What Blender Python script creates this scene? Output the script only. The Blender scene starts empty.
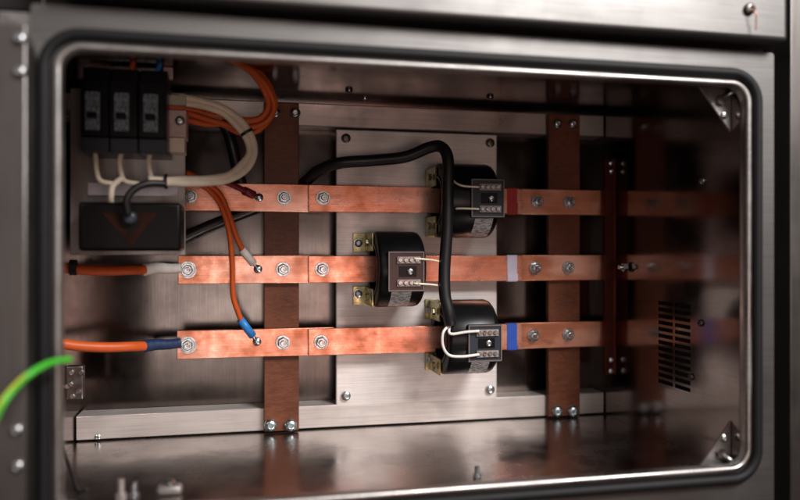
import bpy, bmesh, math, random
from mathutils import Vector, Matrix
random.seed(7)
S = bpy.context.scene
C = S.collection
F, TH = 727.0, math.radians(12.4)
CT, ST = math.cos(TH), math.sin(TH)

def P(u, v, Y):
    "point of the place at depth Y (metres in front of the lens) seen at photo pixel u, v"
    a = (u-400)/F
    dx, dy, dz = ST+a*CT, CT-a*ST, -(v-250)/F
    return Vector((dx/dy*Y, Y, dz/dy*Y))

# ------------------------------------------------------------------ materials
MATS = {}
def nodes(name):
    m = bpy.data.materials.new(name); m.use_nodes = True
    nt = m.node_tree; b = nt.nodes['Principled BSDF']
    MATS[name] = m
    return m, nt, b
def metal(name, col, rough, metallic=1.0, brush=None, bump=.05, blotch=.25, col2=None, bscale=1.0, aniso=0, fine=900, rv=(.6, 1.6)):
    m, nt, b = nodes(name); L = nt.links.new; N = nt.nodes.new
    tc = N('ShaderNodeTexCoord'); mp = N('ShaderNodeMapping')
    L(tc.outputs['Object'], mp.inputs[0])
    mp.inputs['Scale'].default_value = brush or (1, 1, 1)
    n1 = N('ShaderNodeTexNoise'); n1.inputs['Scale'].default_value = fine if brush else 300
    n1.inputs['Detail'].default_value = 6
    L(mp.outputs[0], n1.inputs[0])
    n2 = N('ShaderNodeTexNoise'); n2.inputs['Scale'].default_value = 14*bscale; n2.inputs['Detail'].default_value = 5
    n2.inputs['Roughness'].default_value = .6
    L(tc.outputs['Object'], n2.inputs[0])
    r = N('ShaderNodeMapRange'); r.inputs['From Min'].default_value = .35; r.inputs['From Max'].default_value = .68
    L(n2.outputs[0], r.inputs[0])
    mx = N('ShaderNodeMix'); mx.data_type = 'RGBA'
    c2 = col2 or tuple(c*(1-blotch) for c in col)
    mx.inputs[6].default_value = (*col, 1); mx.inputs[7].default_value = (*c2, 1)
    L(r.outputs[0], mx.inputs[0])
    # brushed tone
    m2 = N('ShaderNodeMix'); m2.data_type = 'RGBA'; m2.blend_type = 'MULTIPLY'
    r3 = N('ShaderNodeMapRange'); r3.inputs['From Min'].default_value = .3; r3.inputs['From Max'].default_value = .7
    r3.inputs['To Min'].default_value = .84; r3.inputs['To Max'].default_value = 1.08
    L(n1.outputs[0], r3.inputs[0]); m2.inputs[0].default_value = 1
    L(mx.outputs[2], m2.inputs[6]); L(r3.outputs[0], m2.inputs[7])
    L(m2.outputs[2], b.inputs['Base Color'])
    b.inputs['Metallic'].default_value = metallic
    r2 = N('ShaderNodeMapRange'); r2.inputs['To Min'].default_value = rough*rv[0]; r2.inputs['To Max'].default_value = rough*rv[1]
    r2.inputs['From Min'].default_value = .3; r2.inputs['From Max'].default_value = .7
    L(n2.outputs[0], r2.inputs[0]); L(r2.outputs[0], b.inputs['Roughness'])
    if bump:
        bp = N('ShaderNodeBump'); bp.inputs['Strength'].default_value = bump; bp.inputs['Distance'].default_value = .0005
        L(n1.outputs[0], bp.inputs['Height']); L(bp.outputs[0], b.inputs['Normal'])
    return m
def plain(name, col, rough=.5, bump=.0, spec=.5, metallic=0, coat=0, vary=.15, scale=120):
    m, nt, b = nodes(name); L = nt.links.new; N = nt.nodes.new
    tc = N('ShaderNodeTexCoord'); n = N('ShaderNodeTexNoise'); n.inputs['Scale'].default_value = scale; n.inputs['Detail'].default_value = 5
    L(tc.outputs['Object'], n.inputs[0])
    r = N('ShaderNodeMapRange'); r.inputs['From Min'].default_value = .3; r.inputs['From Max'].default_value = .7
    L(n.outputs[0], r.inputs[0])
    mx = N('ShaderNodeMix'); mx.data_type = 'RGBA'
    mx.inputs[6].default_value = (*col, 1); mx.inputs[7].default_value = (*[c*(1-vary) for c in col], 1)
    L(r.outputs[0], mx.inputs[0]); L(mx.outputs[2], b.inputs['Base Color'])
    b.inputs['Roughness'].default_value = rough; b.inputs['Metallic'].default_value = metallic
    b.inputs['Specular IOR Level'].default_value = spec; b.inputs['Coat Weight'].default_value = coat
    if bump:
        bp = N('ShaderNodeBump'); bp.inputs['Strength'].default_value = bump; bp.inputs['Distance'].default_value = .0006
        L(n.outputs[0], bp.inputs['Height']); L(bp.outputs[0], b.inputs['Normal'])
    return m
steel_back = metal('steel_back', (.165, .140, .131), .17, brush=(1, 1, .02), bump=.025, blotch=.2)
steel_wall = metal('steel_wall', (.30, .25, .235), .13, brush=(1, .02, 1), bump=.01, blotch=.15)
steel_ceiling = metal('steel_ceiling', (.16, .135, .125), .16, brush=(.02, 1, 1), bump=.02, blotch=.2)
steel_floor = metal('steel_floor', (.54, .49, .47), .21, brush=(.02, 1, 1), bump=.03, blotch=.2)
lit_rail_steel = metal('lit_rail_steel', (.72, .66, .63), .40, metallic=.6, brush=(.02, 1, 1), bump=.08, blotch=.15)  # rail steel coloured paler to carry the stronger light along the bottom rail
device_steel = metal('device_steel', (.34, .305, .29), .38, metallic=.6, brush=(1, 1, .02), bump=.08, blotch=.2)
steel_rail = metal('steel_rail', (.50, .44, .42), .36, metallic=.7, brush=(.02, 1, 1), bump=.08, blotch=.15)
steel_frame = metal('steel_frame', (.195, .190, .187), .50, rv=(.88, 1.12), brush=(.02, 1, 1), bump=.08, blotch=.12)
steel_frame_v = metal('steel_frame_v', (.22, .205, .198), .40, rv=(.85, 1.2), brush=(1, 1, .02), bump=.08, blotch=.12)
steel_lip = metal('steel_lip', (.40, .385, .375), .38, bump=.02, blotch=.1)
plate_m = metal('plate_metal', (.76, .71, .69), .45, metallic=.35, brush=(.02, 1, 1), bump=.08, blotch=.12)
zinc = metal('zinc', (.62, .64, .66), .26, bump=.0, blotch=.3, bscale=10)
zinc_blue = metal('zinc_blue', (.66, .76, .80), .30, bump=.0, blotch=.25, bscale=10)
dark_zinc = metal('dark_zinc', (.22, .20, .19), .35, bump=.0, blotch=.3, bscale=10)
chromate = metal('chromate', (.55, .45, .20), .32, bump=.02, blotch=.3, col2=(.34, .33, .22), bscale=7)
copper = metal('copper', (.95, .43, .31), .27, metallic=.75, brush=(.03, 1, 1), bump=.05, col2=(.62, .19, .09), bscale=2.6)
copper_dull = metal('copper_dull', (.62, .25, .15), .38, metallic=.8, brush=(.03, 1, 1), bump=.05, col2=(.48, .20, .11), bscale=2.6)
def patina(m, seed, dark=(.16, .06, .035)):
    "tarnish spots and a slightly uneven rolled surface on copper"
    nt = m.node_tree; b = nt.nodes['Principled BSDF']; L = nt.links.new; N = nt.nodes.new
    src = b.inputs['Base Color'].links[0].from_socket
    tc = N('ShaderNodeTexCoord'); oi = N('ShaderNodeObjectInfo'); mm = N('ShaderNodeVectorMath'); mm.operation = 'ADD'
    sc = N('ShaderNodeVectorMath'); sc.operation = 'SCALE'; sc.inputs[3].default_value = 3.7; sc.inputs[0].default_value = (1, 2, 3)
    L(oi.outputs['Random'], sc.inputs[3])
    mq = N('ShaderNodeMapping'); mq.inputs['Scale'].default_value = (.42, 1, 1); L(tc.outputs['Object'], mq.inputs[0]); L(mq.outputs[0], mm.inputs[0]); L(sc.outputs[0], mm.inputs[1])
    n = N('ShaderNodeTexNoise'); n.inputs['Scale'].default_value = 42; n.inputs['Detail'].default_value = 7; n.inputs['Roughness'].default_value = .65; n.inputs['Distortion'].default_value = .6
    L(mm.outputs[0], n.inputs[0])
    r = N('ShaderNodeMapRange'); r.inputs['From Min'].default_value = .56; r.inputs['From Max'].default_value = .74; r.inputs['To Max'].default_value = .6
    L(n.outputs[0], r.inputs[0])
    mx = N('ShaderNodeMix'); mx.data_type = 'RGBA'; mx.inputs[7].default_value = (*dark, 1)
    L(r.outputs[0], mx.inputs[0]); L(src, mx.inputs[6])
    n3 = N('ShaderNodeTexNoise'); n3.inputs['Scale'].default_value = 22; n3.inputs['Detail'].default_value = 4
    L(mm.outputs[0], n3.inputs[0])
    r3 = N('ShaderNodeMapRange'); r3.inputs['From Min'].default_value = .50; r3.inputs['From Max'].default_value = .70; r3.inputs['To Max'].default_value = .6
    L(n3.outputs[0], r3.inputs[0])
    m3 = N('ShaderNodeMix'); m3.data_type = 'RGBA'; m3.inputs[7].default_value = (1.0, .64, .53, 1)
    L(r3.outputs[0], m3.inputs[0]); L(mx.outputs[2], m3.inputs[6]); L(m3.outputs[2], b.inputs['Base Color'])
    bp = N('ShaderNodeBump'); bp.inputs['Strength'].default_value = .25; bp.inputs['Distance'].default_value = .002
    L(n3.outputs[0], bp.inputs['Height']); L(b.inputs['Normal'].links[0].from_socket, bp.inputs['Normal']); L(bp.outputs[0], b.inputs['Normal'])
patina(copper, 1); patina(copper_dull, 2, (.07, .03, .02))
rubber = plain('rubber', (.006, .006, .007), .62, bump=.02, spec=.3)
gap_dark = plain('gap_dark', (.010, .009, .009), .8)  # near-black: shade of the gaps and vent void put into the colour
black_plastic = plain('black_plastic', (.006, .006, .007), .30, spec=.22, bump=.03, vary=.3)
black_cable = plain('black_cable', (.009, .009, .010), .42, bump=.05)
slate_plastic = plain('slate_plastic', (.030, .038, .050), .35, bump=.03, spec=.3)
maroon_plastic = plain('maroon_plastic', (.035, .015, .015), .3)
dark_cover = plain('dark_cover', (.005, .004, .004), .35, spec=.12)
orange_mark = plain('orange_mark', (.026, .007, .003), .5, spec=.1, vary=.7, scale=60)
orange_ins = plain('orange_ins', (.60, .10, .017), .42, bump=.04, spec=.35)
white_ins = plain('white_ins', (.82, .71, .56), .5, bump=.04)
white_bright = plain('white_bright', (.80, .76, .72), .5, bump=.04)
blue_sleeve = plain('blue_sleeve', (.012, .03, .10), .5, bump=.1)
blue_ferrule = plain('blue_ferrule', (.02, .22, .62), .45)
blue_tape = plain('blue_tape', (.012, .075, .42), .5, bump=.08)
red_tape = plain('red_tape', (.42, .02, .015), .45, bump=.08)
lilac_tape = plain('lilac_tape', (.60, .55, .68), .5, bump=.08)
maroon_ins = plain('maroon_ins', (.20, .012, .02), .45)
green_ins = plain('green_ins', (.06, .50, .03), .45)
yellow_ins = plain('yellow_ins', (.62, .60, .03), .45)
rim_m = plain('rim', (.16, .13, .125), .4)
term_row = plain('term_row', (.34, .29, .27), .5, vary=.5, scale=500)
pink_term = plain('pink_term', (.62, .45, .42), .5)
red_term = plain('red_term', (.55, .08, .03), .5)
grey_term = plain('grey_term', (.45, .44, .34), .5)

def label_mat(name, base, ink, sx, sz, th=.5):
    m, nt, b = nodes(name); L = nt.links.new; N = nt.nodes.new
    tc = N('ShaderNodeTexCoord'); mp = N('ShaderNodeMapping'); mp.inputs['Scale'].default_value = (sx, sx, sz)
    L(tc.outputs['Object'], mp.inputs[0])
    n = N('ShaderNodeTexNoise'); n.inputs['Scale'].default_value = 1; n.inputs['Detail'].default_value = 2
    L(mp.outputs[0], n.inputs[0])
    r = N('ShaderNodeValToRGB'); r.color_ramp.elements[0].position = th-.03; r.color_ramp.elements[1].position = th+.03
    r.color_ramp.elements[0].color = (*ink, 1); r.color_ramp.elements[1].color = (*base, 1)
    L(n.outputs[0], r.inputs[0]); L(r.outputs[0], b.inputs['Base Color']); b.inputs['Roughness'].default_value = .45
    return m
ct_label = label_mat('ct_label', (.60, .60, .60), (.22, .22, .22), 160, 1300)
brk_label = label_mat('brk_label', (.22, .28, .33), (.06, .07, .085), 1500, 330, .5)

m, nt, b = nodes('phenolic'); L = nt.links.new; N = nt.nodes.new
tc = N('ShaderNodeTexCoord'); mp = N('ShaderNodeMapping'); mp.inputs['Scale'].default_value = (1, 1, 2.2); mp.inputs['Rotation'].default_value = (0, .5, 0)
L(tc.outputs['Object'], mp.inputs[0])
mp.inputs['Scale'].default_value = (90, 90, 420); mp.inputs['Rotation'].default_value = (0, .35, 0)
w = N('ShaderNodeTexNoise'); w.inputs['Scale'].default_value = 1; w.inputs['Detail'].default_value = 6; w.inputs['Distortion'].default_value = 1.2
L(mp.outputs[0], w.inputs[0])
w2 = N('ShaderNodeTexNoise'); w2.inputs['Scale'].default_value = 26; w2.inputs['Detail'].default_value = 5; L(tc.outputs['Object'], w2.inputs[0])
ad = N('ShaderNodeMath'); ad.operation = 'ADD'; L(w.outputs[0], ad.inputs[0]); L(w2.outputs[0], ad.inputs[1])
r = N('ShaderNodeValToRGB'); r.color_ramp.elements[0].position = .36; r.color_ramp.elements[1].position = .66
hf = N('ShaderNodeMath'); hf.operation = 'MULTIPLY'; hf.inputs[1].default_value = .5; L(ad.outputs[0], hf.inputs[0])
r.color_ramp.elements[0].color = (.085, .027, .014, 1); r.color_ramp.elements[1].color = (.185, .062, .031, 1)
L(hf.outputs[0], r.inputs[0]); L(r.outputs[0], b.inputs['Base Color']); b.inputs['Roughness'].default_value = .42
b.inputs['Specular IOR Level'].default_value = .25
phenolic = m
bar_end_tint = plain('bar_shade_tint', (.30, .085, .060), .12, vary=.1)  # dark see-through tint, put in to make the bar ends look shaded
bar_end_tint.node_tree.nodes['Principled BSDF'].inputs['Transmission Weight'].default_value = .85
bar_end_tint.node_tree.nodes['Principled BSDF'].inputs['IOR'].default_value = 1.2

# ------------------------------------------------------------------ helpers
def obj(name, bm, mat, parent=None, smooth=False, bevel=0, seg=2, loc=None):
    """bm in place coordinates; linked as one mesh, origin at loc"""
    me = bpy.data.meshes.new(name)
    if loc is None:
        loc = Vector((0, 0, 0))
        if bm.verts:
            xs = [v.co for v in bm.verts]
            loc = Vector([(min(c[i] for c in xs)+max(c[i] for c in xs))/2 for i in range(3)])
    bmesh.ops.translate(bm, verts=bm.verts, vec=-Vector(loc))
    bmesh.ops.recalc_face_normals(bm, faces=bm.faces)
    bm.to_mesh(me); bm.free()
    o = bpy.data.objects.new(name, me); C.objects.link(o)
    me.materials.append(mat)
    if smooth:
        for p in me.polygons: p.use_smooth = True
    o.location = loc
    if parent is not None:
        o.parent = parent
        base = Vector(parent.location)
        q = parent.parent
        while q is not None:
            base += Vector(q.location); q = q.parent
        o.location = Vector(loc)-base
    if bevel:
        md = o.modifiers.new('bevel', 'BEVEL'); md.width = bevel; md.segments = seg; md.limit_method = 'ANGLE'; md.angle_limit = math.radians(40)
        md.harden_normals = False
        for p in me.polygons: p.use_smooth = True
        try:
            me.set_sharp_from_angle(angle=math.radians(50))
        except Exception: pass
    return o
def tag(o, label, cat, group=None):
    o['label'] = label; o['category'] = cat
    if group: o['group'] = group
    return o
def thing(name, label, cat, loc, group=None):
    o = bpy.data.objects.new(name, None); C.objects.link(o); o.location = loc; o.empty_display_size = .01
    return tag(o, label, cat, group)
def box(bm, x0, x1, y0, y1, z0, z1):
    vs = [bm.verts.new((x, y, z)) for x in (x0, x1) for y in (y0, y1) for z in (z0, z1)]
    for f in ((0, 1, 3, 2), (4, 6, 7, 5), (0, 4, 5, 1), (2, 3, 7, 6), (0, 2, 6, 4), (1, 5, 7, 3)):
        bm.faces.new([vs[i] for i in f])
def BX(*a):
    bm = bmesh.new(); box(bm, *a); return bm
def cyl(bm, c, ax, r, h, n=24, r2=None, cap=True):
    c = Vector(c); ax = Vector(ax).normalized(); r2 = r if r2 is None else r2
    t = ax.orthogonal().normalized(); s = ax.cross(t)
    A = [bm.verts.new(c+(t*math.cos(2*math.pi*i/n)+s*math.sin(2*math.pi*i/n))*r) for i in range(n)]
    B = [bm.verts.new(c+ax*h+(t*math.cos(2*math.pi*i/n)+s*math.sin(2*math.pi*i/n))*r2) for i in range(n)]
    for i in range(n): bm.faces.new((A[i], A[(i+1) % n], B[(i+1) % n], B[i]))
    if cap: bm.faces.new(A[::-1]); bm.faces.new(B)
def lathe(bm, c, ax, prof, n=32):
    "prof: list of (radius, height along ax)"
    c = Vector(c); ax = Vector(ax).normalized(); t = ax.orthogonal().normalized(); s = ax.cross(t)
    rings = []
    for r, h in prof:
        if r < 1e-6: rings.append([bm.verts.new(c+ax*h)])
        else: rings.append([bm.verts.new(c+ax*h+(t*math.cos(2*math.pi*i/n)+s*math.sin(2*math.pi*i/n))*r) for i in range(n)])
    for a, b in zip(rings, rings[1:]):
        for i in range(n):
            j = (i+1) % n
            if len(a) == 1 and len(b) > 1: bm.faces.new((a[0], b[j], b[i]))
            elif len(b) == 1 and len(a) > 1: bm.faces.new((a[i], a[j], b[0]))
            elif len(a) > 1: bm.faces.new((a[i], a[j], b[j], b[i]))
def spline(pts, sub=10, closed=False):
    pts = [Vector(p) for p in pts]; n = len(pts); out = []
    rng = range(n if closed else n-1)
    for i in rng:
        if closed: p0, p1, p2, p3 = pts[i-1], pts[i], pts[(i+1) % n], pts[(i+2) % n]
        else:
            p1, p2 = pts[i], pts[i+1]
            p0 = pts[i-1] if i else p1*2-p2; p3 = pts[i+2] if i+2 < n else p2*2-p1
        for k in range(sub):
            t = k/sub
            out.append(.5*((2*p1)+(p2-p0)*t+(2*p0-5*p1+4*p2-p3)*t*t+(3*p1-p0-3*p2+p3)*t**3))
    if not closed: out.append(pts[-1])
    return out
def tube(bm, path, r, n=14, closed=False):
    m = len(path); rings = []
    t0 = (path[1]-path[0]).normalized(); nrm = t0.orthogonal().normalized()
    for i in range(m):
        if closed: t = (path[(i+1) % m]-path[i-1]).normalized()
        else: t = (path[min(i+1, m-1)]-path[max(i-1, 0)]).normalized()
        nrm = (nrm-t*nrm.dot(t)).normalized(); s = t.cross(nrm)
        rr = r[i] if isinstance(r, list) else r
        rings.append([bm.verts.new(path[i]+(nrm*math.cos(2*math.pi*k/n)+s*math.sin(2*math.pi*k/n))*rr) for k in range(n)])
    for i in range(m if closed else m-1):
        a, b = rings[i], rings[(i+1) % m]
        off = 0
        if closed and i == m-1:
            off = min(range(n), key=lambda q: (b[q].co-a[0].co).length)
        for k in range(n): bm.faces.new((a[k], a[(k+1) % n], b[(k+1+off) % n], b[(k+off) % n]))
    if not closed: bm.faces.new(rings[0][::-1]); bm.faces.new(rings[-1])
def TUBE(pts, r, sub=10, n=14):
    bm = bmesh.new(); tube(bm, spline(pts, sub), r, n); return bm
def px(pts): return [P(*p) for p in pts]
def rrect(x0, x1, z0, z1, r, Y, k=8):
    out = []
    for cx, cz, a0 in ((x1-r, z1-r, 0), (x0+r, z1-r, 90), (x0+r, z0+r, 180), (x1-r, z0+r, 270)):
        for i in range(k+1):
            a = math.radians(a0+90*i/k); out.append(Vector((cx+r*math.cos(a), Y, cz+r*math.sin(a))))
    return out
def bridge(bm, A, B):
    n = len(A)
    for i in range(n): bm.faces.new((A[i], A[(i+1) % n], B[(i+1) % n], B[i]))

# fasteners: mesh data shared; facing -Y, origin on the surface
def mk(fn):
    bm = bmesh.new(); fn(bm); bmesh.ops.recalc_face_normals(bm, faces=bm.faces)
    me = bpy.data.meshes.new('fastener'); bm.to_mesh(me); bm.free()
    for p in me.polygons: p.use_smooth = True
    try: me.set_sharp_from_angle(angle=math.radians(35))
    except Exception: pass
    return me
D = (0, -1, 0)
def hexnut(bm):
    for v0, f in ((.0022, 0),):
        lathe(bm, (0, 0, 0), D, [(0, .002), (.0059, .002), (.0066, .0026), (.0066, .0072), (.0056, .0080), (0, .0080)], 6)
me_nut = mk(hexnut)
me_stud = mk(lambda bm: lathe(bm, (0, 0, 0), D, [(0, .007), (.0034, .007), (.0034, .0125), (.0028, .0135), (.0010, .0135), (.0006, .0128), (0, .0128)], 18))
me_washer = mk(lambda bm: lathe(bm, (0, 0, 0), D, [(.0035, .0001), (.0082, .0001), (.0085, .0004), (.0085, .0013), (.0082, .0016), (.0062, .0016), (.0060, .0030), (.004, .0030)], 28))
me_dome = mk(lambda bm: lathe(bm, (0, 0, 0), D, [(.0070, 0), (.0070, .0014), (.0064, .0034), (.0048, .0050), (.0030, .0056), (.0028, .0040), (0, .0038)], 28))
me_pan = mk(lambda bm: lathe(bm, (0, 0, 0), D, [(.0056, 0), (.0056, .0012), (.0052, .0028), (.0036, .0040), (.0022, .0042), (.0020, .0022), (0, .0022)], 24))
def fast(me, name, mat, parent, p, s=1, rot=None, face=None):
    m2 = me
    if not me.materials: me.materials.append(mat)
    o = bpy.data.objects.new(name, m2); C.objects.link(o)
    o.material_slots[0].link = 'OBJECT'; o.material_slots[0].material = mat
    o.parent = parent
    base = Vector((0, 0, 0)); q = parent
    while q is not None: base += Vector(q.location); q = q.parent
    o.location = Vector(p)-base; o.scale = (s, s, s)
    o.rotation_euler = (0, random.uniform(0, 1) if rot is None else rot, 0)
    if face is not None:
        o.rotation_mode = 'QUATERNION'; o.rotation_quaternion = Vector((0, -1, 0)).rotation_difference(Vector(face))
    return o
def nut_bolt(parent, p, s=1, mat=None):
    mat = mat or zinc
    w = fast(me_washer, 'washer', mat, parent, p, s)
    n = fast(me_nut, 'nut', mat, parent, p, s)
    b = fast(me_stud, 'bolt', dark_zinc if mat is dark_zinc else zinc, parent, p, s)
    return n

# ------------------------------------------------------------------ dimensions
YB, YF = .836, .558
XL, XR, ZT, ZB = -.167, .431, .1690, -.1986          # inside of the box
OX0, OX1, OZ0, OZ1 = -.1237, .4315, -.1878, .1423    # opening

# ------------------------------------------------------------------ enclosure
enc = thing('electrical_enclosure', 'open stainless steel electrical box with black gasket around its rounded opening', 'enclosure', ((XL+XR)/2, YB, ZB))
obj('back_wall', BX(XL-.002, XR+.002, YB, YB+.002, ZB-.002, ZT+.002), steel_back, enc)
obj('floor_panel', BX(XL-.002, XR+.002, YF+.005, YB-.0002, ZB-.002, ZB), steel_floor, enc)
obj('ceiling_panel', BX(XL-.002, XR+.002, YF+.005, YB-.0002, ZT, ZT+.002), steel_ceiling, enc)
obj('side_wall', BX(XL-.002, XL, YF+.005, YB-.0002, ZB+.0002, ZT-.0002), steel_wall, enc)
# right wall with louvred vent: real openings
VY0, VY1, VZ0, VZ1 = .6348, .6905, -.1425, -.0535
bm = bmesh.new()
z0, z1 = ZB+.0002, ZT-.0002
box(bm, XR, XR+.002, YF+.005, VY0, z0, z1); box(bm, XR, XR+.002, VY1, YB-.0002, z0, z1)
box(bm, XR, XR+.002, VY0, VY1, z0, VZ0); box(bm, XR, XR+.002, VY0, VY1, VZ1, z1)
bmesh.ops.remove_doubles(bm, verts=bm.verts, dist=1e-6)
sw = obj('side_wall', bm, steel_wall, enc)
bm = bmesh.new(); ns = 13; ym = (VY0+VY1)/2
pitch = (VZ1-VZ0)/ns
for c0, c1 in ((VY0, ym-.002), (ym+.002, VY1)):
    for i in range(ns):
        zz = VZ0+i*pitch; box(bm, XR+.0001, XR+.0021, c0, c1, zz, zz+pitch*.42)
box(bm, XR+.0001, XR+.0021, ym-.002, ym+.002, VZ0, VZ1)
obj('vent_grille', bm, steel_wall, sw)
obj('vent_void_sheet', BX(XR+.012, XR+.014, VY0-.02, VY1+.02, VZ0-.02, VZ1+.02), gap_dark, sw)  # near-black sheet in place of the unlit void behind the slots
# flange, lip, gasket
bm = bmesh.new()
FX0, FX1, FZ0, FZ1 = -.1446, .4619, -.330, .1745
I = [bm.verts.new(p) for p in rrect(OX0-.003, OX1+.003, OZ0-.003, OZ1+.003, .017, YF)]
O = [bm.verts.new(p) for p in rrect(FX0, FX1, FZ0, FZ1, .003, YF)]
bridge(bm, I, O)
O2 = [bm.verts.new(p) for p in rrect(FX0, FX1, FZ0, FZ1, .003, YF+.045)]
bridge(bm, O, O2)
obj('front_flange', bm, steel_frame, enc)
bm = bmesh.new()
def LP_(d, y): return [bm.verts.new(p) for p in rrect(OX0-d, OX1+d, OZ0-d, OZ1+d, .014+d, YF+y)]
A, B, A0, A1, A2, A3, A4 = LP_(0, -.002), LP_(0, .005), LP_(.0006, -.0036), LP_(.0026, -.0048), LP_(.0048, -.0040), LP_(.0060, -.0020), LP_(.0064, 0)
for a, b_ in ((B, A), (A, A0), (A0, A1), (A1, A2), (A2, A3), (A3, A4)): bridge(bm, a, b_)
B2 = [bm.verts.new(p) for p in rrect(XL-.002, XR+.002, ZB-.002, ZT+.002, .001, YF+.005)]
bridge(bm, B, B2)
obj('lip', bm, steel_lip, enc, smooth=True)
bm = bmesh.new(); tube(bm, rrect(OX0-.0118, OX1+.0118, OZ0-.0118, OZ1+.0118, .025, YF-.0022, 10), .0044, 12, closed=True)
obj('gasket', bm, rubber, enc, smooth=True)
# rails along the back
RY = .806
for (a, b_, nm) in ((-.1972, -.1722, 'bottom_rail'), (.1370, .1625, 'top_rail')):
    rl = obj('rail', BX(XL+.001, XR-.001, RY, YB-.0003, a, b_), lit_rail_steel if a < 0 else steel_rail, enc, bevel=.0012)
for u, v in ((98, 437), (361, 431.5)):
    fast(me_pan, 'screw', zinc, enc, P(u, v, RY-.0002), .55)
fast(me_nut, 'nut', zinc, enc, (XR-.0002, .752, -.0195), .85, face=(-1, 0, 0)); fast(me_stud, 'bolt', zinc, enc, (XR-.0002, .752, -.0195), .85, face=(-1, 0, 0))
# corner gussets with studs
def gusset(cx, cz, sx, sz, sgn):
    bm = bmesh.new(); y = YF+.016; s = .031
    pts = [(cx, cz), (cx+sx*s, cz), (cx, cz+sz*s*1.25)]
    f = [bm.verts.new((x, y, z)) for x, z in pts]; g = [bm.verts.new((x, y+.002, z)) for x, z in pts]
    bm.faces.new(f); bm.faces.new(g[::-1])
    for i in range(3): bm.faces.new((f[i], g[i], g[(i+1) % 3], f[(i+1) % 3]))
    g_ = obj('corner_gusset', bm, steel_lip, enc)
    c = Vector((cx+sx*s*.36, y, cz+sz*s*.36))
    bm = bmesh.new(); cyl(bm, c, Vector((-.55*sx, -.4, -.45*sz)), .0023, .018, 16)
    obj('stud', bm, zinc, g_, smooth=True)
    bm = bmesh.new(); cyl(bm, c+Vector((0, .0, 0)), (0, -1, 0), .0046, .003, 6)
    obj('nut', bm, dark_zinc, g_)
    fast(me_pan, 'screw', zinc, g_, c+Vector((-sx*.004, 0, sz*.013)), .6)
gusset(XR-.0005, ZT-.024, -1, -1, 1)
gusset(XR-.0005, ZB+.006, -1, 1, 1)
# small screws on the right wall
for (Y, z) in ((.615, .066),):
    fast(me_pan, 'screw', zinc, enc, (XR-.0003, Y, z), .6, face=(-1, 0, 0))
for (Y, z) in ((.618, -.070), (.633, -.124)):
    fast(me_pan, 'screw', dark_zinc, enc, (XR-.0003, Y, z), .6, face=(-1, 0, 0))
for (u, v, Y) in ((349, 76, .76), (490, 86, .76)):
    p = P(u, v, Y); fast(me_pan, 'screw', dark_zinc, enc, (p.x, Y, ZT-.0003), .7, face=(0, 0, -1))
p = P(365, 100, .795); fast(me_pan, 'screw', zinc, enc, (p.x, .797, ZT-.0003), .5, face=(0, 0, -1))

# neighbouring panels of the cabinet front
up = thing('upper_panel', 'pale brushed steel panel above the box opening', 'panel', (.2, .56, .1865))
obj('panel_sheet', BX(-.125, .4624, .541, .588, .1800, .42), steel_frame, up, bevel=.004, seg=3)
p = P(749, 9, .5405); fast(me_pan, 'screw', dark_zinc, up, p, .9)
obj('seal_wire', TUBE([p+Vector((0, -.003, 0)), p+Vector((.002, -.006, -.006)), p+Vector((.003, -.005, -.012)), p+Vector((.0035, -.004, -.019))], .0006, 6, 6), copper_dull, up, smooth=True)
rp = thing('side_panel', 'vertical brushed steel panel right of the dark gap', 'panel', (.56, .56, -.3))
obj('panel_sheet', BX(.4772, .62, .556, .588, -.34, .42), steel_frame_v, rp, bevel=.001)
obj('panel_backing', BX(.4621, .52, .590, .592, -.34, .42), gap_dark, rp)
lp = thing('side_panel', 'vertical brushed steel panel at the left edge with four screws', 'panel', (-.22, .55, -.3))
obj('panel_sheet', BX(-.32, -.1407, .532, .563, -.34, .152), steel_frame_v, lp, bevel=.001)
for u, v in ((20, 39), (20, 72), (17, 430), (18, 466)):
    fast(me_dome, 'screw', zinc, lp, P(u, v, .5315), .6)
obj('panel_backing', BX(-.60, -.1448, .590, .592, -.34, .42), gap_dark, lp)
cr = thing('groove_shade_sheet', 'near-black sheet standing for the shaded groove between the upper panel and box flange', 'strip', (.2, .62, .18))
obj('strip', BX(-.1444, .4617, .592, .596, .1750, .42), gap_dark, cr)

# ------------------------------------------------------------------ mounting plate
MY = .806
mp_ = thing('mounting_plate', 'pale metal mounting plate screwed behind the black transformers', 'plate', P(416, 402, MY))
a, b_ = P(336, 402, MY), P(497, 130, MY)
PX0, PX1 = a.x, b_.x
PZ0, PZ1 = P(416, 403, MY).z, P(416, 132, MY).z
obj('plate', BX(PX0, PX1, MY, MY+.003, PZ0, PZ1), plate_m, mp_, bevel=.0012)
for x in (PX0+.011, PX1-.009):
    for z in (PZ0+.012, PZ1-.010):
        w = fast(me_washer, 'washer', zinc, mp_, (x, MY, z), .62)
        fast(me_pan, 'screw', zinc if z < 0 else dark_zinc, mp_, (x, MY-.0008, z), .95)
        obj('standoff', (lambda bm: (cyl(bm, (x, MY+.0032, z), (0, 1, 0), .005, YB-MY-.0035, 16), bm)[1])(bmesh.new()), dark_zinc, mp_)

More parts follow.
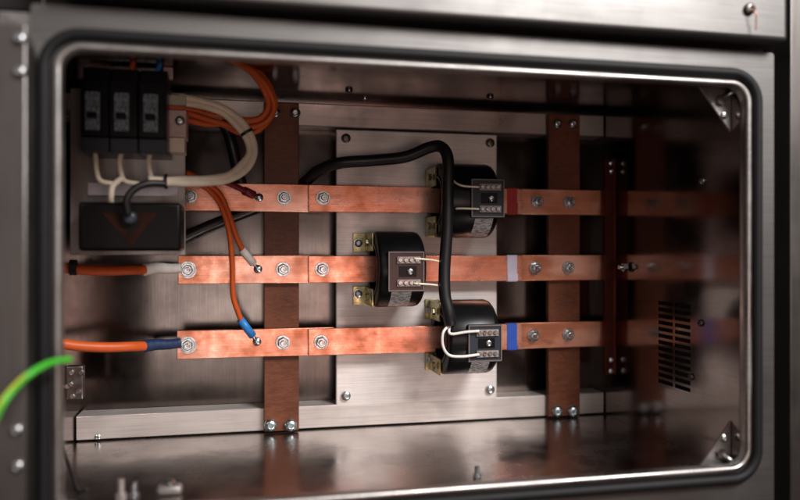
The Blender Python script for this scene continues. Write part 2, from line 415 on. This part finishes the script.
# ------------------------------------------------------------------ insulating strips
SY = .798
def strip(u0, u1, label, zb, zt, bu, vb, vt):
    X0, X1 = P(u0, 270, SY).x, P(u1, 270, SY).x
    t = thing('bar_strip', label, 'strip', ((X0+X1)/2, SY, zb), 'brown strips carrying the copper bars')
    obj('strip_board', BX(X0, X1, SY, SY+.0075, zb, zt), phenolic, t, bevel=.0008)
    for v, mt in ((vb, zinc_blue), (vt, zinc)):
        for u in bu:
            p = P(u if v > 250 else u+(4.5 if u < 400 else 0), v, SY); fast(me_dome, 'bolt', mt, t, (p.x, SY, p.z), 1.0 if mt is zinc_blue else .85)
strip(264, 299, 'brown grained strip left of the pale plate, bolted to both rails', -.1965, .160, (270.5, 290.5), 425, 113)
strip(548.5, 580, 'brown grained strip right of the colour-taped bars, bolted to both rails', -.1965, .160, (557, 572.5), 411, 124)

# ------------------------------------------------------------------ copper bars
BY = .7905   # front of the outer bars; the middle lengths lap over them
TBR = .005
rows = [(198, 'top', 197.5, 29), (269, 'middle', 268.7, 27), (342, 'lowest', 341.5, 27)]
zc = [P(284, 198, BY).z, P(284, 269.3, BY).z, P(284, 342.3, BY).z]
HB = .0149
lefts = [176, 178, 177]
bolts_l = [(284, 323), (283, 322), (283, 321)]
bolts_r = [(537, 569), (535, 568), (533, 568)]
phase = ['red-taped', 'white-taped', 'blue-taped']
bars = []
for i, z in enumerate(zc):
    x0, x1 = P(lefts[i], 270, BY).x, P(334, 270, BY).x
    t = thing('copper_bar', ['topmost', 'middle', 'lowest'][i]+' short copper bar at left, crossing the left brown strip', 'busbar', (x0, BY, z), 'short copper bars at the left')
    obj('bar', BX(x0, x1, BY, BY+TBR, z-HB, z+HB), copper, t, bevel=.0006)
    nut_bolt(t, (P(bolts_l[i][0], 270, BY).x, BY, z), .92)
    if i == 0: nut_bolt(t, (P(190.5, 270, BY).x, BY, z), .85)
    y2 = BY-TBR-.0002
    xa, xb = P(308.5, 270, y2).x, P(522, 270, y2).x
    t = thing('copper_bar', 'long bright copper bar threaded through the '+['upper right', 'central', 'lower right'][i]+' transformer', 'busbar', (xa, y2, z), 'long copper bars through the transformers')
    z_ = z-.0002
    obj('bar', BX(xa, xb, y2, y2+TBR, z_-HB*.98, z_+HB*.98), copper, t, bevel=.0006)
    nut_bolt(t, (P(bolts_l[i][1], 270, y2).x, y2, z), .92)
    # coloured tape ring wound round the bar
    ta, tb = P(507, 270, y2).x, P(517, 270, y2).x
    bm = BX(ta, tb, y2-.0006, y2+TBR+.0006, z_-HB*.98-.0006, z_+HB*.98+.0006)
    obj('tape_band', bm, [red_tape, lilac_tape, blue_tape][i], t, bevel=.0004)['label'] = ['red', 'pale lilac', 'blue'][i]+' tape band round the bar'
    fl = BX(ta+.0006, tb+.0008, y2-.0011, y2-.0007, z_-HB*.96, z_-HB*(.1+.3*i))
    obj('tape_flap', fl, [red_tape, lilac_tape, blue_tape][i], t)
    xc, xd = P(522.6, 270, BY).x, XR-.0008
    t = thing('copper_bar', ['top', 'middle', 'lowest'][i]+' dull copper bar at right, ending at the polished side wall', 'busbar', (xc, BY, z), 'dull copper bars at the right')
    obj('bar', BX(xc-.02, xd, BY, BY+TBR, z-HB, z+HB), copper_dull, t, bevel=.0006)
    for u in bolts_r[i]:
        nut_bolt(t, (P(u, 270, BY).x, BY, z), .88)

# added see-through strip by the right wall; its dark tint makes bar ends read as shaded
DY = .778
t = thing('bar_strip', 'narrow see-through strip, added to darken the bar ends beside the polished side wall', 'strip', P(609, 366, DY))
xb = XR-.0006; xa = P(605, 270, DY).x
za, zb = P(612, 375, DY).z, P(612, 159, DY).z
obj('strip_board', BX(xa, xb, DY, DY+.006, za, zb), bar_end_tint, t, bevel=.0008)
for (v, du) in ((163, 0), (171, .0005), (371, 0), (360, .0005)):
    p = P(608, v, DY)
    fast(me_pan, 'bolt', zinc, t, ((xa+xb)/2+du, DY, p.z), .62)

# ------------------------------------------------------------------ current transformers
def transformer(u0, u1, i, board, lab, label, boardmat, bracket_u, bolt_mats, feet_v, vc):
    z = P((u0+u1)/2, vc, .75).z
    yc = .766; R = .0405; r = .0245
    x0, x1 = P(u0, 270, .750).x, P(u1, 270, .750).x
    t = thing('current_transformer', label, 'transformer', ((x0+x1)/2, .804, z-R), 'black ring transformers on the pale plate')
    bm = bmesh.new(); w = x1-x0; e = .006
    prof = [(r, 0), (R-.003, 0), (R-.001, .0008), (R, .003)]
    prof += [(R, w-e-.001), (R-.0012, w-e*.55), (R-.0035, w-.0012), (R-e, w), (r, w), (r, 0)]
    lathe(bm, (x0, yc, z), (1, 0, 0), prof, 64)
    body = obj('ring_body', bm, black_plastic, t, smooth=True)
    body.data.set_sharp_from_angle(angle=math.radians(45))
    bm = bmesh.new(); lathe(bm, (x0-.0008, yc, z), (1, 0, 0), [(r+.001, .0006), (r+.001, 0), (r+.004, 0), (r+.004, .0006)], 48)
    obj('end_rim', bm, slate_plastic, body, smooth=True)
    # rating label wrapped on the lower front of the ring
    la, lb = P(lab[0], 300, .735).x, P(lab[1], 300, .735).x
    bm = bmesh.new(); n = 8
    A, B = [], []
    for k in range(n+1):
        ph = math.radians(30+43*k/n); rr = R+.0004
        A.append(bm.verts.new((la, yc-rr*math.cos(ph), z-rr*math.sin(ph)))); B.append(bm.verts.new((lb, yc-rr*math.cos(ph), z-rr*math.sin(ph))))
    for k in range(n): bm.faces.new((A[k], B[k], B[k+1], A[k+1]))
    obj('rating_label', bm, ct_label, t, smooth=True)
    # terminal board on the front
    ty = .7235
    a, b_ = P(board[0], board[3], ty), P(board[1], board[2], ty)
    tb_ = obj('terminal_board', BX(a.x, b_.x, ty, ty+.0045, a.z, b_.z), boardmat, t, bevel=.001)
    bm = bmesh.new(); box(bm, a.x+.004, b_.x-.004, ty+.0047, yc-R+.004, a.z+.006, b_.z-.006)
    obj('terminal_base', bm, black_plastic, t)
    h = b_.z-a.z; wd = b_.x-a.x
    for zz in (b_.z-h*.22, a.z+h*.22):
        xs = a.x+wd*.24
        bm = bmesh.new(); box(bm, xs, b_.x-wd*.12, ty-.0022, ty-.0002, zz-.0034, zz+.0034)
        tr = obj('terminal_row', bm, term_row, tb_)
        bm = bmesh.new(); n = 4; st = (b_.x-wd*.14-xs)/n
        for k in range(n):
            cx = xs+st*(k+.5)
            lathe(bm, (cx, ty-.0022, zz), D, [(.0023, 0), (.0023, .0010), (.0019, .0015), (.0004, .0015), (.0004, .0008), (0, .0008)], 12)
        obj('terminal_screws', bm, zinc, tr)
    fast(me_pan, 'screw', zinc, tb_, ((a.x+b_.x)/2+wd*.1, ty-.0002, (a.z+b_.z)/2), .62)
    bm = bmesh.new(); box(bm, a.x+wd*.30, b_.x-wd*.22, ty-.0008, ty-.0002, (a.z+b_.z)/2-h*.13, (a.z+b_.z)/2+h*.13)
    obj('name_tag', bm, black_plastic, tb_)
    bm = bmesh.new(); e = .0012; q0, q1 = ty-.0010, ty-.0002
    box(bm, a.x+.0004, a.x+.0004+e, q0, q1, a.z+.0006, b_.z-.0006); box(bm, b_.x-.0004-e, b_.x-.0004, q0, q1, a.z+.0006, b_.z-.0006)
    box(bm, a.x+.0005+e, b_.x-.0005-e, q0, q1, a.z+.0006, a.z+.0006+e); box(bm, a.x+.0005+e, b_.x-.0005-e, q0, q1, b_.z-.0006-e, b_.z-.0006)
    obj('board_rim', bm, rim_m, tb_)
    # chromate feet
    for k, (v0, v1) in enumerate(feet_v):
        p0, p1 = P(bracket_u[0], v1, MY-.0015), P(bracket_u[1], v0, MY-.0015)
        bm = bmesh.new(); box(bm, p0.x, x0+.010, MY-.0023, MY-.0003, p0.z, p1.z)
        box(bm, x0-.0026, x0-.0008, yc-R*.2+.002, MY-.0025, p0.z+.001, p1.z-.001)
        f = obj('foot_bracket', bm, chromate, t, bevel=.0004)
        c = Vector((p0.x+.0058, MY-.0024, (p0.z+p1.z)/2+(.002 if k else -.001)))
        fast(me_washer, 'washer', zinc, f, c, .62); fast(me_pan, 'bolt', zinc, f, c+Vector((0, -.001, 0)), .8)
        q = Vector((x0-.0028, yc+.006, (p0.z+p1.z)/2))
        fast(me_nut, 'nut', chromate, f, q, .6, face=(-1, 0, 0))
    return t, z
transformer(440, 494, 0, (471, 504.5, 179, 217.5), (474, 492), 'upper right black ring transformer with slate terminal board and pale label', slate_plastic, (426, 437), None, ((170, 190), (217, 237)), 200)
transformer(376, 422, 1, (388, 424.5, 251, 292), (391, 411), 'central black ring transformer with dark maroon terminal board, left of the vertical cable', maroon_plastic, (353, 372), None, ((233, 252), (286, 305)), 269.5)
transformer(444, 494, 2, (468, 502, 324, 362.5), (471, 489), 'lowest black ring transformer with white wires looping to its terminals', slate_plastic, (425, 440), None, ((299, 319), (352, 370)), 338)

# ------------------------------------------------------------------ cables
def cable(name, label, cat, pts, r, mat, group=None, n=14):
    o = obj(name, TUBE(px(pts), r, 10, n), mat, smooth=True)
    return tag(o, label, cat, group)
tag(obj('black_cable', TUBE(px([(168, 246, .80), (184, 238, .803), (215, 224, .806), (262, 206, .8125), (282, 200, .8125), (304, 183, .800), (318, 171, .780), (340, 163, .765), (372, 160.5, .760), (405, 157, .752), (428, 148, .744), (440, 146.5, .738), (447.5, 157, .731), (448, 185, .728), (447, 230, .728), (444.5, 270, .728), (445, 295, .726), (449, 313, .724), (451, 324, .726)]), .0062, 10, 18), black_cable, smooth=True),
    'thick black cable arching over the pale plate and down across the bars', 'cable')
# its white cores
for pts, lb in (([(450, 325, .7265), (449, 332, .724), (453, 334, .722), (466, 332, .721), (479, 331, .7200)], 'short white wire curving to the upper terminals of the lowest transformer'),
            ([(449, 325, .7265), (443, 333, .722), (443, 346, .721), (449, 355, .720), (462, 356.5, .719), (479, 354.5, .7200)], 'long white wire looping to the lower terminals of the lowest transformer'),
            ([(451, 178, .735), (456, 183, .726), (464, 186, .721), (479, 187, .7200)], 'beige wire bending down to the upper terminals of the upper right transformer'),
            ([(451, 209, .732), (462, 208.5, .724), (479, 209, .7200)], 'beige wire running straight to the lower terminals of the upper right transformer'),
            ([(443, 262.5, .732), (432, 260, .724), (414, 258.5, .7200)], 'thin white wire entering the upper terminals of the central transformer'),
            ([(443, 286, .732), (430, 284.5, .724), (414, 283.5, .7200)], 'thin white wire entering the lower terminals of the central transformer')):
    r = .0015 if 'lowest' in lb else .0011
    cable('terminal_wire', lb, 'wire', pts, r, white_bright if 'lowest' in lb else white_ins, 'thin wires to the transformer terminals', 10)

def lug(parent, p, d, mat=zinc, s=1.0):
    "ring lug: barrel then a flat ring"
    p = Vector(p); d = Vector(d).normalized()
    bm = bmesh.new(); lathe(bm, p, D, [(.0018*s, .0), (.0050*s, .0), (.0050*s, .0012), (.0018*s, .0012)], 20)
    cyl(bm, p+d*.0045*s+Vector((0, -.001, 0)), d, .0022*s, .008*s, 12)
    return obj('cable_lug', bm, mat, parent, smooth=True)

# large orange cables at the left, ending on bolted lugs
for (v, v2, sl, lb, zi, ln) in ((269.5, 268, white_bright, 'thick orange cable with white sleeve bolted to the middle bar', 1, 'white sleeve'),
                            (346, 342.5, blue_sleeve, 'thick orange cable with dark blue sleeve bolted to the lowest bar', 2, 'dark blue sleeve')):
    y = BY-.006
    pe = Vector((P(188, 270, BY).x, BY-.0002, zc[zi]))
    t = thing('power_cable', lb, 'cable', pe, 'thick orange cables on the left')
    obj('insulation', TUBE([P(60, v-2.5, .748), P(78, v, .752), P(105, v+1.3, .760), P(130, v+.6, .771), P(147, v, y)], .0050, 8, 16), orange_ins, t, smooth=True)
    pts = spline([P(143, v+.3, y), P(156, v-1.4, y), P(170, (v+v2)/2, y), P(181, v2, y)], 8)
    bm = bmesh.new(); tube(bm, pts, [.0064-.0016*(k/(len(pts)-1))+.00008*math.sin(k*1.7) for k in range(len(pts))], 16)
    obj('sleeve', bm, sl, t, smooth=True)
    bm = bmesh.new(); lathe(bm, pe, D, [(.0040, .0001), (.0088, .0001), (.0088, .0022), (.0040, .0022)], 28)
    cyl(bm, pe+Vector((-.006, -.0028, 0)), (-1, 0, 0), .0030, .008, 14)
    obj('cable_lug', bm, zinc, t)
    nut_bolt(t, pe+Vector((0, -.0023, 0)), .82)
bm = bmesh.new(); cyl(bm, P(70, 267.5, .749), (1, 0, 0), .0075, .006, 20)
tag(obj('cable_grommet', bm, rubber), 'small black grommet where the upper thick orange cable enters', 'grommet')

# thin orange wires onto the bars
def lugged(name, label, pts, r, mat, ferr, end, fm, cat='wire', group=None, fw=None):
    t = thing(name, label, cat, end, group)
    end = Vector(end); q = px(pts)
    obj('insulation', TUBE(q, r, 10, 12), mat, t, smooth=True)
    d = (q[-1]-end).normalized()
    if ferr:
        bm = bmesh.new(); cyl(bm, q[-1]+d*.002, -d, r*1.5, (q[-1]-end).length-.006, 14)
        obj('ferrule', bm, ferr, t, smooth=True)
    bm = bmesh.new(); lathe(bm, end, D, [(.0016, 0), (.0045, 0), (.0045, .0013), (.0016, .0013)], 20)
    cyl(bm, end+d*.0035+Vector((0, -.0012, 0)), d, .0019, .005, 10)
    obj('cable_lug', bm, fm, t, smooth=True)
    fast(me_pan, 'screw', fm, t, end+Vector((0, -.0013, 0)), .55)
yb = BY-.0004
lugged('orange_wire', 'thin orange wire with white ferrule landing on the middle bar', [(186, 172, .745), (203, 181, .752), (219, 193, .762), (228, 212, .770), (236, 236, .776), (243, 251, .781)], .0028, orange_ins, white_bright, (P(258, 269, yb).x, yb, P(258, 269, yb).z), zinc, 'wire', 'thin orange wires over the bars')
lugged('orange_wire', 'thin orange wire with blue ferrule landing on the lowest bar', [(182, 174, .745), (196, 182, .750), (209, 190, .757), (221, 206, .765), (229, 232, .770), (232, 262, .772), (233, 295, .775), (238, 312, .779), (241.5, 321, .782)], .0028, orange_ins, blue_ferrule, (P(257, 341.5, yb).x, yb, P(257, 341.5, yb).z), zinc, 'wire', 'thin orange wires over the bars')
lugged('maroon_wire', 'short dark red wire landing on the top bar', [(200, 178, .745), (222, 181, .755), (236, 186.5, .768), (246, 191.5, .778)], .0030, maroon_ins, maroon_ins, (P(259, 197.5, yb).x, yb, P(259, 197.5, yb).z), zinc)

# bundle of orange cables from the ceiling
specs = [([(216, 53, .650), (238, 63, .672), (254, 75, .698), (265, 92, .720), (268, 107, .728), (258, 119, .731), (236, 119, .728), (208, 112, .722), (182, 106, .712)], 'inner orange cable looping from the ceiling to the breakers'),
         ([(222, 53, .655), (246, 66, .682), (262, 80, .706), (272, 97, .726), (273, 112, .735), (262, 124, .738), (240, 127, .736), (210, 120, .73), (182, 110, .722)], 'middle orange cable looping from the ceiling to the breakers'),
         ([(232, 55, .662), (252, 66, .690), (264, 78, .712), (271, 90, .728), (275, 105, .740), (268, 121, .745), (254, 132, .747), (238, 132, .746), (222, 124, .742), (206, 124, .738), (184, 119, .733)], 'outermost orange cable of the ceiling bundle, passing behind the white loop')]
for pts, lb in specs: cable('orange_cable', lb, 'cable', pts, .0030, orange_ins, 'orange cables looping from the ceiling')
# pale cables
t = thing('white_cable_bundle', 'pale cable bundle looping from the breakers and tied in black', 'cable bundle', P(240, 150, .71))
for k, (dx, dv, r) in enumerate(((0, 0, .0036), (-4.6, 4.4, .0033))):
    pts = [(178, 97+dv, .700), (200, 101+dv, .706), (222, 108+dv, .712), (240+dx, 120+dv, .716), (251+dx, 136+dv*.6, .718), (254+dx, 153, .717), (246+dx, 169-dv, .713), (228, 179.5-dv, .706), (205, 182.5-dv*.8, .698), (182, 183-dv*.8, .69), (167, 182.5-dv*.5, .682), (148, 184-dv, .675)]
    obj('cable', TUBE(px(pts), r, 10, 14), white_ins, t, smooth=True)
for (u, v, Y, d) in ((248, 133, .717, (.5, 0, -.8)), (167, 182, .682, (1, 0, 0))):
    bm = bmesh.new(); d = Vector(d).normalized()
    lathe(bm, P(u-1, v-.5, Y)-d*.0014, d, [(.0050, 0), (.0066, 0), (.0066, .0028), (.0050, .0028)], 20)
    obj('cable_tie', bm, black_cable, t)
cable('black_wire', 'black cable running upright behind the white cable loop', 'cable', [(222, 122, .785), (227, 130, .79), (232, 145, .79), (238, 172, .795), (243, 190, .80)], .0060, black_cable)

# ------------------------------------------------------------------ breaker group at the left
GY = .725
a, b_ = P(70, 255, GY), P(185.5, 93, GY)
bp = thing('device_panel', 'grey steel sub-panel carrying the breakers at upper left', 'panel', (a.x, GY, a.z))
obj('panel_sheet', BX(a.x, b_.x, GY, GY+.002, a.z, b_.z), device_steel, bp, bevel=.0006)
bm = bmesh.new()
for x in (a.x+.02, b_.x-.02): box(bm, x, x+.01, GY+.0022, YB-.0004, b_.z-.02, b_.z-.012); box(bm, x, x+.01, GY+.0022, YB-.0004, a.z+.012, a.z+.02)
obj('standoff', bm, dark_zinc, bp)
FY = .672
def breaker(k):
    u0, u1 = 80+29*k, 80+29*(k+1)
    A, B = P(u0+.4, 152, FY), P(u1-.4, 72, FY)
    x0, x1 = A.x, B.x
    zt, zm, zb_ = P(120, 80, FY).z, P(120, 137, FY).z, P(120, 152, FY).z
    t = thing('circuit_breaker', ['leftmost', 'middle', 'rightmost'][k]+' of three black circuit breakers side by side', 'circuit breaker', ((x0+x1)/2, GY, zb_), 'black circuit breakers')
    bm = bmesh.new(); box(bm, x0, x1, FY, GY-.0005, zm, zt); box(bm, x0+.0003, x1-.0003, FY+.010, GY-.0007, zt, zt+.012)
    obj('housing', bm, black_plastic, t, bevel=.0008)
    bm = bmesh.new(); box(bm, x0, x1, FY+.002, GY-.0006, zb_, zm-.0004)
    obj('terminal_cover', bm, slate_plastic, t, bevel=.0008)
    xc = (x0+x1)/2
    l0, l1 = P(85+29*k+.5, 132, FY).x, P(100+29*k, 92, FY).x
    bm = bmesh.new(); box(bm, l0, l1, FY-.0012, FY-.0002, P(120, 131, FY).z, P(120, 93, FY).z)
    obj('front_label', bm, brk_label, t)
    bm = bmesh.new(); box(bm, l0+.002, l1-.002, FY-.0070, FY-.0014, P(120, 120, FY).z, P(120, 114, FY).z)
    obj('toggle', bm, black_plastic, t, bevel=.001)
    return t
for k in range(3): breaker(k)
# wires above and below the breakers
cable('breaker_wire', 'faded orange wire dropping into the middle breaker top', 'wire', [(137, 48, .69), (134, 60, .69), (131, 74, .69)], .0026, orange_ins)
cable('breaker_wire', 'blue wire dropping into the rightmost breaker top', 'wire', [(164, 48, .69), (161, 60, .69), (157, 74, .69)], .0024, blue_ferrule)
bm = BX(P(88, 0, .70).x, P(158, 0, .70).x, .70, .712, P(120, 71, .70).z, P(120, 67, .70).z)
tag(obj('bus_comb', bm, dark_zinc), 'dim metal comb bar lying across the tops of the breakers', 'comb bar')
for k, (u, u2) in enumerate(((95, 97), (123, 121), (151, 150))):
    cable('breaker_wire', ['pale wire under the leftmost breaker', 'pale wire under the middle breaker', 'pale wire under the rightmost breaker'][k], 'wire',
          [(u, 148, .69), (u2-1, 160, .688), (u2, 172, .685), (u2+4, 181, .681), (u2+18, 184, .680)], .0022, white_ins, 'pale wires under the breakers')
cable('breaker_wire', 'short pale wire dropping to the dark cover box', 'wire', [(122, 178, .681), (113, 186, .68), (111, 196, .682), (111, 206, .69)], .0026, white_ins)
# label strip
a, b_ = P(88, 195, GY-.003), P(178, 184.5, GY-.003)
tag(obj('label_strip', BX(a.x, b_.x, GY-.0035, GY-.0003, a.z, b_.z), plain('label_strip', (.74, .70, .78), .5)), 'pale lilac label strip under the breakers', 'label strip')
# terminal block right of the breakers
a = P(168.5, 140, .695); b_ = P(186, 95, .695)
t = thing('terminal_block', 'stacked pink, red and grey terminal block right of the breakers', 'terminal block', (a.x, GY, a.z))
zz = [P(176, v, .695).z for v in (95, 105.5, 110, 137, 152)]
for j, (mt, nm) in enumerate(((grey_term, 'upper_terminal'), (red_term, 'divider'), (pink_term, 'main_terminal'), (white_ins, 'lower_terminal'))):
    xe = b_.x-(.0015 if j == 3 else 0)
    obj(nm, BX(a.x, xe, .695+(.004 if j == 3 else 0), GY-.0006, zz[j+1]+.0003, zz[j]), mt, t, bevel=.0006)
fast(me_pan, 'screw', zinc, t, P(180, 121, .6948), .8)
o = obj('red_wire', TUBE(px([(184, 108, .694), (198, 111, .70), (214, 115, .712), (232, 117, .72)]), .0014, 8, 8), orange_ins, smooth=True); tag(o, 'thin orange wire leaving the red divider of the terminal block', 'wire')
a, b_ = P(163, 79, .70), P(173, 67, .70)
tag(obj('wire_marker', BX(a.x, b_.x, .70, .706, a.z, b_.z), pink_term, bevel=.001), 'small pinkish wire marker above the terminal block', 'marker')
# dark cover box
CY = .680
a, b_ = P(78, 251, CY), P(181, 203, CY)
t = thing('cover_box', 'dark glossy cover box with dim orange triangle under the breakers', 'box', ((a.x+b_.x)/2, GY, a.z))
obj('housing', BX(a.x, b_.x, CY, GY-.0006, a.z, b_.z), dark_cover, t, bevel=.003, seg=3)
bm = bmesh.new(); tri = [P(103, 213, CY-.0003), P(158, 213, CY-.0003), P(131, 247, CY-.0003)]
tin = [P(118, 221, CY-.0003), P(143, 221, CY-.0003), P(131, 236, CY-.0003)]
A = [bm.verts.new(p) for p in tri]; B = [bm.verts.new(p) for p in tin]
bridge(bm, A, B)
obj('triangle_mark', bm, orange_mark, t)
bm = bmesh.new(); lathe(bm, P(130, 218, CY-.0003), D, [(.0062, 0), (.0062, .003), (.0050, .006), (.0030, .0065), (0, .0065)], 24)
obj('button', bm, slate_plastic, t, smooth=True)
cable('black_wire', 'black cable curving down to the dark cover box', 'cable', [(166, 184, .677), (150, 183.5, .672), (136, 188, .669), (127, 199, .668), (128, 214, .671)], .0032, black_cable)

# ------------------------------------------------------------------ foreground bits
g = obj('green_wire', TUBE(px([(-14, 440, .50), (0, 408, .50), (12, 391, .505), (30, 374, .51), (50, 363, .525), (70, 359.5, .545)]), .0022, 12, 14), green_ins, smooth=True)
tag(g, 'bright green earth wire arching in from the left edge', 'wire')
st = obj('yellow_stripe', TUBE([p+Vector((-.0009, -.0009, .0002)) for p in px([(-14, 440, .50), (0, 408, .50), (12, 391, .505), (30, 374, .51), (50, 363, .525), (70, 359.5, .545)])], .0014, 12, 12), yellow_ins, g, smooth=True)
cable('thin_black_wire', 'thin black wire sloping down the lower left corner', 'wire', [(60, 436, .74), (65, 455, .70), (72, 475, .66), (78, 492, .63), (88, 489, .625)], .0016, black_cable)
# earth terminal on the left wall
e = thing('earth_terminal', 'cluster of small bright bolts below the green wire tip', 'terminal', P(74, 402, .765))
a, b_ = P(66, 400, .765), P(83, 366, .765)
obj('terminal_base', BX(XL+.0004, b_.x, .765, .775, a.z, b_.z), dark_zinc, e, bevel=.001)
for u, v in ((72, 372), (82, 372), (71, 384), (79, 391), (68, 386), (73, 396)):
    fast(me_nut, 'nut', zinc, e, P(u, v, .7652), .42)
# loose bolts on the floor by the lip
def stand(u, h, Y, r, lb, mt):
    p = P(u, 490, Y); p = Vector((p.x, Y, ZB+.0002))
    t = thing('loose_bolt', lb, 'bolt', p, 'loose hardware on the box floor')
    bm = bmesh.new(); cyl(bm, p, (0, 0, 1), r*1.7, h*.35, 6); obj('head', bm, mt, t, bevel=.0005)
    bm = bmesh.new(); cyl(bm, p+Vector((0, 0, h*.35+.0001)), (0, 0, 1), r, h*.65, 14); obj('shank', bm, mt, t, smooth=False)
stand(121, .017, .610, .0028, 'pale bolt standing leftmost on the floor by the lip', steel_rail)
stand(134, .013, .615, .0026, 'shorter bolt standing second on the floor by the lip', zinc)
stand(477, .010, .605, .0022, 'tiny bright bolt at the middle of the lower lip', zinc)
p = P(170, 490, .62)
t = thing('loose_clamp', 'small dull metal clamp lying on the floor near the lower left', 'clamp', (p.x, .62, ZB))
obj('clamp_body', BX(p.x-.010, p.x+.010, .612, .624, ZB+.0002, ZB+.008), device_steel, t, bevel=.003)
fast(me_pan, 'screw', zinc, t, (p.x, .618, ZB+.0082), .8, face=(0, 0, 1))

# ------------------------------------------------------------------ light
W = bpy.data.worlds.new('World'); S.world = W; W.use_nodes = True
nt = W.node_tree; bg = nt.nodes['Background']
tc = nt.nodes.new('ShaderNodeTexCoord'); sp = nt.nodes.new('ShaderNodeSeparateXYZ'); rp_ = nt.nodes.new('ShaderNodeValToRGB')
mr = nt.nodes.new('ShaderNodeMapRange'); mr.inputs['From Min'].default_value = -1
nt.links.new(tc.outputs['Generated'], sp.inputs[0]); nt.links.new(sp.outputs['Z'], mr.inputs['Value']); nt.links.new(mr.outputs[0], rp_.inputs[0])
rp_.color_ramp.elements[0].position = .34; rp_.color_ramp.elements[0].color = (.020, .013, .011, 1)
rp_.color_ramp.elements[1].position = .68; rp_.color_ramp.elements[1].color = (.42, .38, .36, 1)
e_ = rp_.color_ramp.elements.new(.54); e_.color = (.035, .025, .021, 1)
nt.links.new(rp_.outputs[0], bg.inputs[0]); bg.inputs[1].default_value = 1
def area(name, loc, tgt, sx, sy, power, col):
    l = bpy.data.lights.new(name, 'AREA'); l.shape = 'RECTANGLE'; l.size = sx; l.size_y = sy; l.energy = power; l.color = col
    o = bpy.data.objects.new(name, l); C.objects.link(o); o.location = loc
    o.rotation_euler = (Vector(tgt)-Vector(loc)).to_track_quat('-Z', 'Y').to_euler()
    return o
area('ceiling_lamp', (.80, -.45, .90), (.10, .80, -.10), .6, .4, 36, (1, .96, .93))
area('front_fill', (.08, -1.3, -.22), (.15, .80, -.05), .9, .5, 4.0, (1, .86, .79))  # added fill behind the camera, reflected by the bars and steel
area('red_reflection_fill', (.55, -1.3, -.26), (.15, .80, -.05), .34, .45, 1.35, (1, .38, .24))  # added red light, only for the salmon reflections on copper and back wall

cam = bpy.data.cameras.new('camera'); co = bpy.data.objects.new('camera', cam); C.objects.link(co); S.camera = co
cam.sensor_width = 36; cam.lens = F/800*36; cam.clip_start = .02; cam.clip_end = 50
co.rotation_euler = (math.radians(90), 0, -TH)
cam.dof.use_dof = True; cam.dof.focus_distance = .765; cam.dof.aperture_fstop = 2.2
S.view_settings.view_transform = 'Standard'; S.view_settings.look = 'None'; S.view_settings.gamma = 1; S.view_settings.exposure = 0
